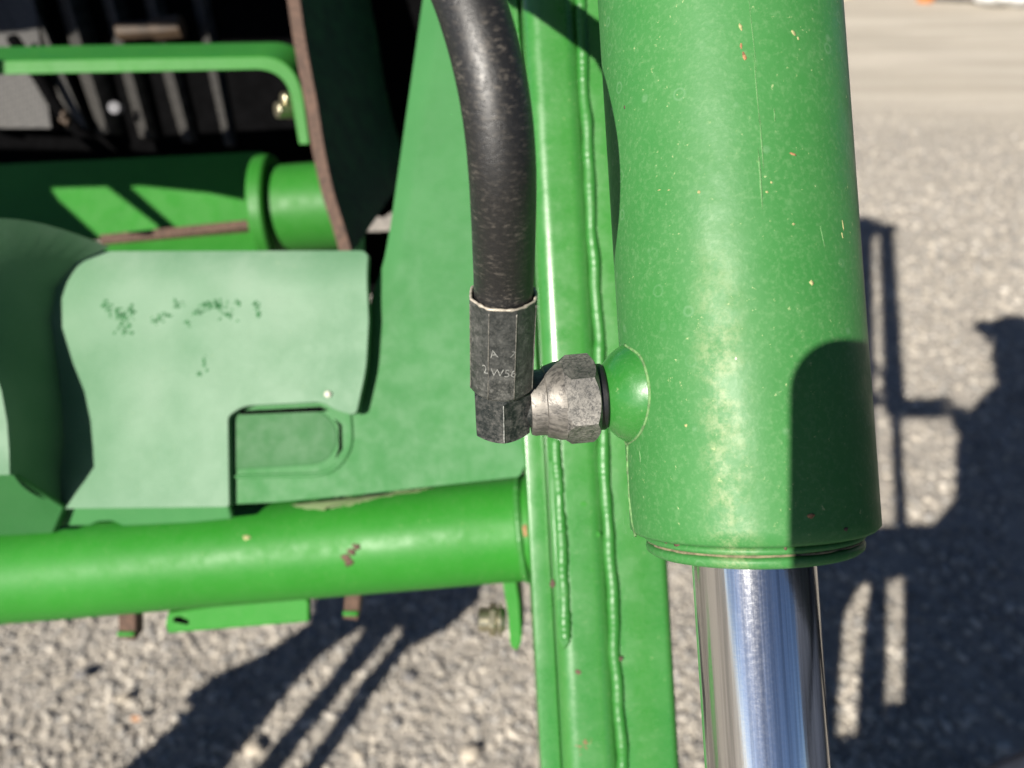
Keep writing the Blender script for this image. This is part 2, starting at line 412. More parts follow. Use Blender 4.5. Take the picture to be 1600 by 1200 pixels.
# ================================================================ lift cylinder
A0 = W(.0621, .1173, .2347); A1 = W(.0712, -.0439, .2289)     # axis points seen at the top edge and at the barrel's foot
ax = (A0 - A1).normalized(); RB = .0355
toc = (Vector((0, 0, CH)) - A1)
RC = frame_from(ax, Vector((1, 0, 0)))
cyl = thing('hydraulic_cylinder', 'thick green hydraulic lift cylinder with chrome rod, in front of the welded loader beam', 'hydraulic cylinder', A1)
TOPZ = .86
def barrel_fn():
    zs = [-.0005] + list(np.linspace(.0012, TOPZ, 14))
    prof = [(RB-.0045, .0012), (RB-.0010, .0014), (RB, .0024)] + [(RB, z) for z in np.linspace(.006, TOPZ, 16)] + [(RB-.003, TOPZ+.003), (.005, TOPZ+.004)]
    return lathe(prof, 128)
V, FF = barrel_fn(); barrel = local('barrel', V, FF, G_CYL, cyl, A1, RC, angle=50)
RG = .0302
gp = [(RG-.002, .0014), (RG-.0012, .0012), (RG+.0010, .0006), (RG+.0014, -.0002), (RG+.0010, -.0010), (RG-.0006, -.0015), (RG-.0008, -.0019), (RG+.0006, -.0022),
      (RG+.0009, -.0030), (RG+.0007, -.0042), (RG-.0004, -.0050), (RG-.003, -.0056), (.0172, -.0056)]
V, FF = lathe([(r, z) for r, z in gp], 128); gland = local('gland', V, FF, G_CYL, cyl, A1, RC, angle=60)
# dirt packed in the gland groove
V, FF = [], []
prof = []
for k in range(200):
    a = 2*math.pi*k/200; j = noise.noise(Vector((math.cos(a)*6, math.sin(a)*6, 2)))
    prof.append((a, RG - .0001 + .0007*max(-.6, j)))
V = []; FF = []
for (a, r) in prof:
    for dz, rr in ((-.0011, -.002), (-.0013, .0), (-.0019, .0002), (-.0023, -.002)): V.append(Vector(((r+rr)*math.cos(a), (r+rr)*math.sin(a), dz)))
for k in range(200):
    for j in range(3): a = k*4+j; b = ((k+1) % 200)*4+j; FF.append([a, b, b+1, a+1])
local('groove_dirt', V, FF, DIRT, gland, A1, RC, angle=180)
V, FF = lathe([(.0178, -.003), (.0178, -.20), (.0178, -.37)], 128); local('rod', V, FF, CHROME, cyl, A1, RC)
# rod eye and pins (below and above the frame)
V, FF = tube_path([A1 - ax*.40 + Vector((-.045, 0, 0)), A1 - ax*.40 + Vector((.045, 0, 0))], .034, 40); obj('rod_eye', V, FF, G_TUBE, cyl, bevel=.002)
V, FF = tube_path([A1 + ax*(TOPZ+.03) + Vector((-.040, 0, 0)), A1 + ax*(TOPZ+.03) + Vector((.03, 0, 0))], .034, 40); obj('barrel_eye', V, FF, G_TUBE, cyl, bevel=.002)

# scratches and chips that stand on the barrel
def patch_on(name, m, ang, z, w, h, parent=barrel, n=9, jag=.4, tilt=0, R=RB, seed=0):
    rng = random.Random(seed); V = []; 
    V.append((ang, z))
    for k in range(n):
        a = 2*math.pi*k/n; q = 1 - jag*rng.random(); u, v = math.cos(a)*w*q, math.sin(a)*h*q
        u, v = u*math.cos(tilt)-v*math.sin(tilt), u*math.sin(tilt)+v*math.cos(tilt); V.append((ang+u/R, z+v))
    VV = [Vector(((R+.00012)*math.cos(a), (R+.00012)*math.sin(a), zz)) for a, zz in V] + [Vector(((R-.0003)*math.cos(a), (R-.0003)*math.sin(a), zz)) for a, zz in V]
    FF = [[0, i+1, (i+1) % n+1] for i in range(n)] + [[i+1, n+2+i, n+2+(i+1) % n, (i+1) % n+1] for i in range(n)]
    return local(name, VV, FF, m, parent, A1, RC, angle=180)
Minv = RC.transposed()
def on_barrel(px, py):
    """angle and height of the barrel point seen at a pixel"""
    o = Minv @ (Vector((0, 0, CH)) - A1); d = Minv @ (P(px, py, 1) - Vector((0, 0, CH)))
    a = d.x**2 + d.y**2; b = 2*(o.x*d.x + o.y*d.y); c = o.x**2 + o.y**2 - RB**2
    t = (-b - math.sqrt(max(0, b*b-4*a*c)))/(2*a); q = o + d*t; return math.atan2(q.y, q.x), q.z
CHIP = simple('rusty_chip', (0.248, 0.124, 0.056), .8, 0, 900, .6); SCR = simple('pale_scratch', (.075, .18, .06), .7, 0, 900, .3); CHIPY = simple('primer_chip', (.26, .25, .11), .8, 0, 900, .3)
i = 0
for px, py, wpx, hpx, m, tl in ((1157, 42, 3, 7, CHIPY, .2), (1163, 88, 4, 8, CHIP, .3), (1158, 72, 2, 6, CHIP, 0), (1240, 52, 3, 6, CHIPY, .6), (1247, 60, 2, 4, CHIPY, .4), (1239, 241, 8, 2, CHIP, -.3),
    (1317, 352, 1.2, 9, CHIPY, .15), (1316, 368, 1.2, 6, CHIPY, .3), (1268, 442, 4, 5, CHIPY, .6), (1188, 280, 2, 55, SCR, 0), (1190, 225, 1.2, 50, SCR, 0), (1182, 140, .9, 60, SCR, .02), (1176, 55, .7, 60, SCR, .04),
    (1267, 806, 7, 5, CHIP, .2), (976, 168, 2, 4, RUST, 0), (1092, 300, 3, 3, CHIPY, .3), (1000, 712, 2, 12, SCR, .1), (1285, 370, .6, 20, SCR, .2), (1150, 560, 2, 3, SPOT, 0), (1198, 300, 3, 2, CHIPY, 0), (1205, 285, 2, 2, CHIPY, 0), (1072, 665, 3, 3, CHIPY, 0),
    (1240, 350, 3, 2, CHIPY, 0), (1030, 297, 4, 1, CHIPY, 0), (1045, 297, 3, 1, CHIPY, 0), (1210, 180, 1, 14, SCR, 0)):
    a, z = on_barrel(px, py); k = .2/F; i += 1
    patch_on('paint_chip' if m is not SCR else 'scratch', m, a, z, wpx*k, hpx*k, tilt=tl, seed=i, n=11 if hpx < 30 else 24)

# port boss: flared weld collar on the barrel's left side
bo = P(948, 619, .2288); 
bax = (W(-1, -.09, -.05) - W(0, 0, 0)).normalized()            # the port points left and a little to the viewer
RBo = frame_from(bax, Vector((0, -.6, .8)))
prof = [(.0190, -.0170), (.0176, -.0140), (.0166, -.0115), (.0158, -.0090), (.0150, -.0065), (.0139, -.0042), (.0125, -.0022), (.0110, -.0008), (.0098, .0003), (.0090, .0009), (.0060, .0009)]
V, FF = lathe(prof, 72)
for v in V:
    k = max(0, (v.z+.003)/-.012) if v.z < -.003 else 0
    v.x *= 1 + .12*k
boss = local('port_boss', V, FF, G_BOSS, cyl, bo, RBo, angle=60)
# dirt line where the boss meets the barrel, and the dirty seam below it
pts = []
for (x, y) in ((977, 539), (1000, 556), (1012, 590), (1015, 625), (1008, 662), (995, 684), (980, 694), (966, 688)):
    a, z = on_barrel(x, y); pts.append(A1 + RC @ Vector(((RB)*math.cos(a), RB*math.sin(a), z)))
DIRTG = simple('dirty_green_seam', (0.081, 0.167, 0.056), .8, 0, 500, .5)
bead('weld_seam', smooth_path(pts, 6), .00038, DIRTG, cyl, amp=.6)
pts = []
for (x, y) in ((979, 695), (980, 730), (983, 770), (988, 815), (993, 838)):
    a, z = on_barrel(max(x, 981), y); pts.append(A1 + RC @ Vector((RB*math.cos(a), RB*math.sin(a), z)))
bead('dirt_seam', pts, .00042, DIRTG, cyl, amp=1.0)
for k, (x, y, ww, hh) in enumerate(((1040, 858, 9, 4), (1022, 853, 6, 2), (1322, 833, 6, 4), (1235, 872, 3, 5))):
    a, z = on_barrel(x, min(y, 850)); patch_on('rust_spot', RUST, a, z+.001 if y < 850 else .0006, ww*.2/F, hh*.2/F, parent=gland if y >= 850 else barrel, R=RB if y < 850 else RG+.0012, seed=50+k)

# ================================================================ hose with fittings
def hp(x, y, d): return P(x, y, d)
hcen = [(560, -400, .205), (640, -200, .185), (702, -70, .1715), (733, 0, .1700), (760, 90, .1700), (777, 180, .1725), (785, 270, .1780), (787, 360, .1888), (787, 430, .1998), (786.8, 474, .2052)]
hpts = smooth_path([hp(*q) for q in hcen], 14)
hose = thing('hydraulic_hose', 'curved black rubber hydraulic hose with a grey crimped elbow at its end', 'hose', hpts[-1])
def hprof(a, i): return 1 + .004*noise.noise(Vector((math.cos(a)*3, math.sin(a)*3, i*.2)))
V, FF = tube_path(hpts, .0079, 48, prof=hprof); obj('rubber_hose', V, FF, HOSE, hose, angle=180)
# ferrule
fb = P(783.5, 600, .2205); ft = P(786.5, 460, .2035); fax = (ft-fb).normalized(); RF = frame_from(fax, Vector((1, 0, 0)))
fl = (ft-fb).length
view = (RF.transposed() @ (Vector((0, 0, CH)) - fb)); va = math.atan2(view.y, view.x)
V, FF = [], []; NS = 96; rad = .0093
def ferr_r(a, z):
    k = (a-va+math.pi/8) % (math.pi/4) - math.pi/8
    flat = math.cos(math.pi/8)/math.cos(k)
    groove = -.018*math.exp(-(k/.05)**2) if z > .1*fl else 0
    return rad*(.45 + .55*flat)*1.01*(1+.003*noise.noise(Vector((a*3, z*300, 0))))+.0 - 0*groove
zs = [0, .0008, .002, fl*.25, fl*.5, fl*.8, fl-.0012, fl, fl, fl-.004]
for j, z in enumerate(zs):
    for k in range(NS):
        a = 2*math.pi*k/NS; r = ferr_r(a, z)
        if j == 0: r *= .94
        if j == 1: r *= .985
        if j in (4,): r *= .995
        if j == 8: r = .0082
        if j == 9: r = .0080
        zz = z + (.0002*noise.noise(Vector((math.cos(a)*3, math.sin(a)*3, 5))) if j >= 6 else 0)
        V.append(Vector((r*math.cos(a), r*math.sin(a), zz)))
for j in range(len(zs)-1):
    for k in range(NS): a, b = j*NS+k, j*NS+(k+1) % NS; FF.append([a, b, b+NS, a+NS])
FF.append(list(range(NS))[::-1])
ferr = local('ferrule', V, FF, FERR, hose, fb, RF, angle=18)
# worn rim
V, FF = [], []
pts = []
for k in range(97):
    a = 2*math.pi*k/96; pts.append(Vector(((ferr_r(a, fl)-.0004)*math.cos(a), (ferr_r(a, fl)-.0004)*math.sin(a), fl + .0002*noise.noise(Vector((math.cos(a)*3, math.sin(a)*3, 5)))+.0001)))
rs = [.00042*(1+.5*noise.noise(p*900)) for p in pts]
V, FF = tube_path(pts, rs, 8, cap=False); local('rim', V, FF, EDGE, ferr, fb, RF, angle=180)
# crimp ridge lines
for j in range(-2, 3):
    a = va + (j+.5)*math.pi/4 
    if j == 2: continue
    q = [Vector((ferr_r(a, z)*math.cos(a)*.999, ferr_r(a, z)*math.sin(a)*.999, z)) for z in np.linspace(.001, fl-.001, 24)]
    rs = [.00016*(1+.9*noise.noise(p*700)) for p in q]
    V, FF = tube_path(q, rs, 6); local('crimp_ridge', V, FF, simple('ridge_wear', (.13, .125, .11), .5, .4, 900, .5) if j == -2 else bpy.data.materials['ridge_wear'], ferr, fb, RF, angle=180)
# stamped characters
def stamped(text, size, dang, z, rot=0.0, m=None, sy=1):
    cu = bpy.data.curves.new('stamp', 'FONT'); cu.body = text; cu.size = size; cu.align_x = 'CENTER'; cu.extrude = .00003; cu.offset = -size*.012
    to = bpy.data.objects.new('stamp', cu); C.objects.link(to)
    dg = bpy.context.evaluated_depsgraph_get(); dg.update(); me = bpy.data.meshes.new_from_object(to.evaluated_get(dg))
    V = []
    for v in me.vertices:
        x, y = v.co.x, v.co.y*sy; x, y = x*math.cos(rot)-y*math.sin(rot), x*math.sin(rot)+y*math.cos(rot)
        a = va + dang + x/rad*1.0; r = ferr_r(a, z) + .00006 + v.co.z
        V.append(Vector((r*math.cos(a), r*math.sin(a), z+y)))
    FF = [list(p.vertices) for p in me.polygons]; bpy.data.objects.remove(to)
    local('stamped_marking', V, FF, m, ferr, fb, RF)
STAMP = simple('stamped_bright_line', (.24, .245, .23), .45, .4, 1500, .5)
stamped('2', .0038, -.30-.18, .0093, .25, STAMP); stamped('W56', .0036, .05, .0088, -.06, STAMP)
stamped('A', .0034, -.22, .0150, .2, STAMP); stamped('7', .0030, .28, .0150, -.3, STAMP)
# elbow block
eb = P(785, 668, .2290); et = P(783.5, 602, .2207); eax = (et-eb).normalized(); RE = frame_from(eax, Vector((1, 0, 0)))
ez = (et-eb).length; v3 = RE.transposed() @ (Vector((0, 0, CH)) - eb); ea = math.atan2(v3.y, v3.x)
V, FF = hexprism(.0090, 0, ez, 6, ea+.05, .0009, .0010, 72)
elbow = local('elbow_block', V, FF, ELB, hose, eb, RE, angle=24)
pts = [Vector((.00902*math.cos(ea+.05), .00902*math.sin(ea+.05), z)) for z in np.linspace(.001, ez-.001, 20)]
V, FF = tube_path(pts, [.0002*(1+.8*noise.noise(p*800)) for p in pts], 6); local('worn_edge', V, FF, STAMP, elbow, eb, RE, angle=180)
# elbow neck, swivel cone, hex nut and seal, all along the port axis
no = bo                                                             # z = 0 at the boss face
def seg_l(name, prof, m, angle=35, par=hose): V, FF = lathe(prof, 72); return local(name, V, FF, m, par, no, RBo, angle=angle)
seg_l('seal_ring', [(.004, .0009), (.0095, .0009), (.0099, .0014), (.0099, .0030), (.0092, .0036), (.004, .0036)], RUBBER_EDGE)
vn = RBo.transposed() @ (Vector((0, 0, CH)) - no); na = math.atan2(vn.y, vn.x)
V, FF = hexprism(.0134, .0034, .0142, 6, na + math.pi/6 - .10, .0016, .0028, 96)
nut = local('swivel_nut', V, FF, NUT, hose, no, RBo, angle=20)
seg_l('nut_shoulder', [(.0118, .0132), (.0117, .0148), (.0106, .0185), (.0100, .0188), (.0098, .0196), (.0098, .0222), (.0094, .0232), (.0060, .0232)], NUTB, 25)
seg_l('elbow_neck', [(.0072, .0228), (.0072, .0262), (.0066, .0280), (.0066, .0345)], ELB, 25)

# unseen second hose, added so its shadow crosses the top of the beam
h2 = thing('hydraulic_hose', 'second black hose, added unseen above the picture to shadow the beam top', 'hose', P(400, -450, .2))
pts = []
for x, y in ((560, -216), (700, -110), (800, -36), (870, 14), (942, 66), (960, 80)):
    g = P(x, y, .36); pts.append(g - LD*((.36-.20)/(LD.y*cT - LD.z*sT)))
V, FF = tube_path(smooth_path(pts, 6), .0078, 24); obj('rubber_hose', V, FF, HOSE, h2, angle=180)

# ================================================================ loader frame
def BA(X, Y, d):                                                     # beam section coords at mid height, slid along the beam axis
    return W(X - .052*Y, Y, d + .03*Y)
loader = thing('tractor_loader', 'bright green welded steel frame with upright box beam and round cross tube', 'loader frame', BA(.04, -.5, .40))
def beam(name, sec, Y0, Y1, m, r=.0, bev=.0012, cuts=18):
    V, FF = [], []; n = len(sec); Ys = np.linspace(Y0, Y1, cuts)
    for Y in Ys:
        for X, d in sec: V.append(BA(X, Y, d))
    for j in range(len(Ys)-1):
        for k in range(n): a, b = j*n+k, j*n+(k+1) % n; FF.append([a, b, b+n, a+n])
    FF.append(list(range(n))[::-1]); FF.append([(len(Ys)-1)*n+k for k in range(n)])
    return obj(name, V, FF, m, loader, angle=32)
def rrect(x0, x1, d0, d1, r, n=8):
    out = []
    for cx, cy, a0 in ((x0+r, d0+r, math.pi), (x1-r, d0+r, 1.5*math.pi), (x1-r, d1-r, 0), (x0+r, d1-r, .5*math.pi)):
        for k in range(n+1): a = a0 + k/n*math.pi/2; out.append((cx + r*math.cos(a), cy + r*math.sin(a)))
    return out
YT = .92
beam('upright_beam', rrect(.0145, .0415, .3600, .455, .0085, 10), -.48, YT, G_BEAM)
beam('outer_beam', rrect(.0400, .0690, .3613, .450, .0045, 6), -.48, YT, G_BEAM)
beam('rear_plate', rrect(.0035, .0143, .3830, .391, .0025, 3), -.035, YT, G_BEAM)
beam('side_plate', rrect(.0045, .0143, .3740, .500, .001, 3), -.48, -.020, G_BEAM)
# weld beads
bead('weld_bead', [BA(.0420 + .0006*noise.noise(Vector((Y*20, 0, 0))), Y, .3620) for Y in np.linspace(-.47, YT-.02, 90)], .0029, G_WELD, loader, amp=.12)
bead('weld_bead', [BA(.0192, Y, .3612) for Y in np.linspace(-.118, -.026, 14)], .0029, G_WELD, loader, amp=.25)
bead('weld_bead', [BA(.0134, Y, .379) for Y in np.linspace(-.16, -.03, 14)], .0014, G_WELD, loader, amp=.25)
bead('weld_bead', [BA(.0120, Y, .382) for Y in np.linspace(-.02, .5, 60)], .0012, G_WELD, loader, amp=.35)
# a gusset that ends at the lower left of the beam
prism('gusset', [BA(.0150, -.035, .3592), BA(.0196, -.035, .3592), BA(.0210, -.120, .3592), BA(.0175, -.124, .3592), BA(.0150, -.118, .3592)], W(0, 0, .004)-W(0, 0, 0), G_BEAM, loader, bevel=.0012)
# pale drips and chips on the beam
for k, (x, y, a, b_, m) in enumerate(((912, 787, 8, 5, G_TUBE), (935, 835, 4, 6, G_TUBE), (880, 965, 8, 12, RUST), (863, 912, 5, 8, RUST), (903, 1050, 6, 5, RUST), (970, 1030, 4, 5, RUST), (925, 890, 3, 3, G_TUBE))):
    rng = random.Random(k); dd = .3560 if k != 3 else .374
    ring = [P(x + a*math.cos(t)*(1-.4*rng.random()), y + b_*math.sin(t)*(1-.4*rng.random()), dd) for t in np.linspace(0, 2*math.pi, 10)[:-1]]
    c3 = [BA((p - P(800, 600, 0)).x, 0, 0) for p in ring]
    # drop each outline onto the beam's front face
    out = []
    for p in ring:
        q = p - Vector((0, 0, CH)); X, Y, d = q.x, q.y*sT + q.z*cT, q.y*cT - q.z*sT
        D = (.3598 if k != 3 else .3590)/(1 - .03*Y/d); out.append(W(X/d*D, Y/d*D, D))
    prism('paint_mark', out, W(0, 0, .0012)-W(0, 0, 0), m, loader, bevel=0)
# cross tube
TL = P(-260, 924, .520); TR = P(842, 822, .4560)
tdir = (TR-TL).normalized()
V, FF = tube_path([TL + (TR-TL)*s for s in np.linspace(0, 1, 24)], .0310, 72)
tube = obj('cross_tube', V, FF, G_TUBE, loader, angle=50)
pts = []
for k in range(41):
    a = 2*math.pi*k/40; u = Vector((0, 0, 1)); u = (u - tdir*u.dot(tdir)).normalized(); s = tdir.cross(u)
    pts.append(TR - tdir*.0082 + (u*math.cos(a)+s*math.sin(a))*.0313)
bead('weld_bead', pts, .0019, G_WELD, tube, amp=.25)
# dried mud on top of the tube
def on_tube(px, py):
    o = Vector((0, 0, CH)); d = (P(px, py, 1)-o).normalized(); w0 = o - TL
    dp = d - tdir*d.dot(tdir); wp = w0 - tdir*w0.dot(tdir)
    a = dp.dot(dp); b = 2*dp.dot(wp); c = wp.dot(wp) - .0310**2; disc = b*b-4*a*c
    t = (-b - math.sqrt(max(disc, 0)))/(2*a); q = o + d*t; n = (q-TL); n = (n - tdir*n.dot(tdir)).normalized(); return q, n
def tube_patch(name, pts, m, lift=.0002, tag=None):
    P3 = [on_tube(*p) for p in pts]; c = on_tube(sum(p[0] for p in pts)/len(pts), sum(p[1] for p in pts)/len(pts))
    V = [c[0]+c[1]*lift*1.5] + [q + n*lift for q, n in P3] + [q - n*.001 for q, n in P3]; n = len(P3)
    FF = [[0, i+1, (i+1) % n+1] for i in range(n)] + [[i+1, n+1+i, n+1+(i+1) % n, (i+1) % n+1] for i in range(n)]
    return obj(name, V, FF, m, tube, angle=180)
def fuzzy(outline, amp, seed):
    rng = random.Random(seed); out = []
    for i, p in enumerate(outline):
        q = outline[(i+1) % len(outline)]; n = max(1, int(math.dist(p, q)/6))
        for k in range(n): out.append((p[0]+(q[0]-p[0])*k/n + rng.uniform(-amp, amp), p[1]+(q[1]-p[1])*k/n + rng.uniform(-amp, amp)))
    return out
MUD = paint('thin_mud_film', (0.03, 0.10, 0.02), .5, .8, .4, 0, dustcol=(.11, .13, .06), coat=0)
tube_patch('dust_patch', fuzzy([(455, 788), (520, 779), (590, 770), (680, 762), (640, 769), (590, 777), (550, 790), (500, 797), (470, 795)], 2.2, 3), MUD, .00015)
for k, (x, y) in enumerate(((548, 862), (541, 872), (556, 855), (545, 880))):
    tube_patch('rust_spot', fuzzy([(x-8, y-4), (x, y-7), (x+8, y-3), (x+6, y+4), (x-3, y+6)], 2, 20+k), RUST)
tube_patch('rust_spot', fuzzy([(380, 838), (390, 836), (393, 842), (383, 844)], 1, 31), CHIPY)
tube_patch('rust_spot', fuzzy([(817, 822), (823, 818), (824, 838), (818, 838)], 1, 32), CHIP)
# brackets hanging under the tube
brp = plane3((258, 960, .500), (480, 940, .478), (300, 1000, .498))
plate('bracket', rnd_poly([(262, 958, 3), (330, 948), (474, 935, 6), (482, 940, 3), (482, 972, 4), (262, 990, 3), (258, 975)]), brp, .004, G_TUBE, loader, bevel=.0015)
plate('bracket_flange', [(268, 944), (470, 928), (482, 938), (262, 956)], plane3((258, 960, .499), (480, 940, .477), (400, 925, .52)), .004, G_FAR, loader)
box('bracket_slot', P(283, 970, .4965), (.010, .003, .003), BLACK, loader, R=Matrix.Rotation(.35, 3, 'Y'))
for x, y, d, s in ((205, 966, .525, .012), (553, 934, .50, .010)):
    box('tab', P(x, y, d), (s, .012, .026), RUST, loader, R=Matrix.Rotation(-.35, 3, 'X') @ Matrix.Rotation(.15, 3, 'Y'))
    box('tab_end', P(x-3, y+18, d), (s, .012, .003), G_TUBE, loader, R=Matrix.Rotation(-.35, 3, 'X'))
tp = thing('mount_tab', 'round-ended green steel tab with a zinc bolt, under the cross tube', 'bracket', P(800, 1000, .40))
prism('tab_plate', [P(x, y, .462) for x, y in rnd_poly([(784, 905), (806, 903), (812, 940), (816, 1000, 8), (808, 1020, 9), (797, 1010, 8), (794, 960)])], W(.002, .004, .03)-W(0, 0, 0), G_TUBE, tp, bevel=.001)
V, FF = tube_path([P(748, 968, .470), P(790, 968, .470)], .0072, 20); bolt = obj('bolt', V, FF, BOLT, tp, bevel=.001)
V, FF = tube_path([P(764, 968, .470), P(776, 968, .470)], .0102, 6); obj('bolt_nut', V, FF, BOLT, bolt, bevel=.0008, seg=1)
V, FF = tube_path([P(779, 968, .470), P(784, 968, .470)], .0100, 24); obj('washer', V, FF, BOLT, bolt, bevel=.0006)
# pin and cross head where beam and barrel meet high above
top = A1 + ax*(TOPZ+.03)
V, FF = tube_path([top + Vector((-.075, 0, 0)), top + Vector((.052, 0, 0))], .018, 32); obj('upper_pin', V, FF, BOLT, loader, bevel=.002)
prism('upper_lug', [BA(.015, .72, .37), BA(.060, .72, .37), BA(.060, .90, .34), BA(.035, .92, .23), BA(.015, .90, .23)], Vector((.008, 0, 0)), G_BEAM, loader)

def caster(name, poly, dc, thick, m, parent, lift=0.0, bevel=.002):
    """added plate at camera distance dc whose sun shadow falls on the ground where poly (photo pixels) lies"""
    out = []
    for x, y in poly:
        r = P(x, y, 1) - Vector((0, 0, CH)); g = Vector((0, 0, CH)) + r*(CH/-r.z)
        q = g - Vector((0, 0, CH)); dg = q.y*cT - q.z*sT
        ld = LD.y*cT - LD.z*sT; out.append(g - LD*((dg-dc)/ld))
    return prism(name, out, (W(0, 0, thick)-W(0, 0, 0)), m, parent, bevel=bevel)
# added slotted plates out of view, outlined so their shadow stripes the ground
lm = thing('slotted_shadow_caster', 'slotted green plates added out of view, outlined to cast the striped ground shadow', 'shade caster', W(-.6, -.75, .85))
for poly in ([(762, 900), (755, 935), (705, 980), (645, 1012), (625, 980), (610, 985), (585, 985), (560, 985), (552, 990), (499, 1027), (460, 1070), (408, 1135), (356, 1197), (330, 1230), (150, 1230), (255, 1147), (290, 1110), (279, 1097), (330, 1057), (410, 1022), (480, 975), (500, 900)],
             [(570, 983), (620, 983), (579, 1030), (541, 1072), (443, 1197), (418, 1230), (376, 1230), (401, 1197), (507, 1070), (541, 1027)],
             [(636, 980), (652, 1000), (625, 1032), (596, 1072), (507, 1197), (485, 1230), (452, 1230), (477, 1197), (562, 1070), (601, 1027)]):
    caster('slotted_caster_plate', poly, .80, .006, G_FAR, lm)
lb = thing('forked_shadow_caster', 'green forked plates added out of view, outlined to shadow the ground at right', 'bracket', W(.1, -.7, .65))  # unseen plates, added and shaped to darken the ground at lower right
for poly in ([(1240, 826), (1530, 815), (1530, 905), (1402, 905), (1395, 915), (1388, 905), (1362, 905), (1340, 925), (1322, 960), (1240, 960)],
             [(1240, 955), (1322, 955), (1314, 1040), (1308, 1155), (1240, 1155)], [(1350, 905), (1388, 905), (1386, 1060), (1380, 1155), (1338, 1155), (1344, 1040), (1352, 960), (1360, 920)],
             [(1412, 900), (1490, 900), (1490, 1160), (1410, 1160), (1412, 1060)], [(1385, 1100), (1412, 1100), (1412, 1160), (1380, 1160)], [(1240, 1150), (1490, 1150), (1490, 1300), (1240, 1300)], [(1470, 1050), (1760, 1000), (1760, 1420), (1240, 1420), (1240, 1295), (1470, 1295)]):
    caster('fork_caster_plate', poly, .62, .006, G_FAR, lb)

# ================================================================ side panel (behind) and cover (in front)
sp = plane3((830, 600, .425), (360, 760, .4462), (640, 0, .458))
pnl = thing('plastic_panel', 'smooth mid green plastic panel behind the hose, tapering upward', 'panel', P(700, 740, .44))
npn = plane_n(sp)
cr0, cr1 = P(690, 40, sp(690, 40)), P(622, 440, sp(622, 440)); crdir = (cr1-cr0).normalized(); crn = npn.cross(crdir).normalized()
if crn.x > 0: crn = -crn
crl = (cr1-cr0).length
def crease(v):
    s = (v-cr0).dot(crn); t = (v-cr0).dot(crdir)/crl; f = max(0, min(1, (1.12-t)/.22)); f = f*f*(3-2*f)
    return v + npn*(.35*f*(s*s/(s+.006)) if s > 0 else 0)
poly = rnd_poly([(662, -40), (838, -160), (838, 690, 8), (812, 745, 6), (560, 773), (430, 785), (362, 788), (352, 700), (352, 600), (560, 600), (577, 560, 30), (576, 470, 40), (596, 415, 30), (608, 350)], 8)
cuts = [(cr0 + crn*s, crn) for s in (-.001, .0, .0015, .003, .006, .010)] + [(cr0 + crdir*crl*t, crdir) for t in (.90, .94, .98, 1.02, 1.06, 1.10, 1.14)]
prism('panel_shell', [P(x, y, sp(x, y)) for x, y in poly], npn*.004, G_PAN, pnl, bevel=.0012, seg=3, cuts=cuts, fn=crease)
# raised tongue with a groove round it
sp2 = lambda x, y: sp(x, y) - .0004
sp3 = lambda x, y: sp(x, y) - .0014
plate('panel_rib', rnd_poly([(340, 640), (498, 636, 26), (528, 664, 26), (528, 700, 30), (505, 727, 26), (340, 737)], 8), sp2, .004, G_POCK, pnl, bevel=.0014, seg=3)
plate('panel_step', rnd_poly([(540, 640, 4), (546, 700, 30), (512, 738, 30), (362, 742), (362, 748), (518, 745, 34), (553, 702, 34), (548, 640, 4)], 8), sp3, .002, G_PAN, pnl, bevel=.0008)

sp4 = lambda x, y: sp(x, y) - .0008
plate('pocket_gap_shade', [(372, 642), (500, 635), (512, 641), (504, 643), (376, 648)], sp4, .001, BLACK, pnl, bevel=0)  # thin black strips stand in for the shade in the pocket's gaps
plate('pocket_gap_shade', [(522, 655), (533, 664), (534, 702), (524, 716), (529, 701), (529, 666)], sp4, .001, BLACK, pnl, bevel=0)
cv = thing('side_cover', 'pale dusty green plastic cover with scuff marks, a notch and rounded hump at left', 'cover', P(300, 800, .48))
cp = plane3((570, 600, .428), (0, 600, .478), (300, 800, .444))
ncv = plane_n(cp); ctop = P(300, 452, cp(300, 452)); ctl = P(100, 452, cp(100, 452)); chd = (ctop-ctl).normalized(); cup = ncv.cross(chd).normalized()
if cup.z < 0: cup = -cup
clow = P(300, 792, cp(300, 792))
def bendc(v):
    s = (v-ctop).dot(cup); o = v
    if s > 0: o = v + ncv*(s*s*9)
    return o
poly = rnd_poly([(-80, 362), (165, 389), (562, 388, 4), (571, 396, 6), (576, 500), (572, 575, 20), (556, 650, 12), (522, 640, 10), (505, 628, 16), (380, 634, 14), (356, 650, 8), (358, 792, 6), (100, 795), (24, 742), (-80, 742)], 6)
cuts = [(ctop + cup*s, cup) for s in np.linspace(-.002, .03, 12)]
shell = prism('cover_shell', [P(x, y, cp(x, y)) for x, y in poly], ncv*.004, G_COV, cv, bevel=.0022, seg=3, cuts=cuts, fn=bendc)
# lower lip, turned under
lipn = plane3((360, 790, cp(360, 790)+.001), (0, 745, cp(0, 745)+.001), (200, 835, cp(200, 835)+.012))
plate('cover_lip', rnd_poly([(-80, 738), (22, 738), (100, 790), (356, 789, 4), (362, 812, 4), (300, 818), (192, 823, 4), (176, 815, 5), (152, 816, 4), (140, 822), (88, 823), (80, 834), (-80, 842)]), lipn, .004, G_PAN, cv, bevel=.0012)
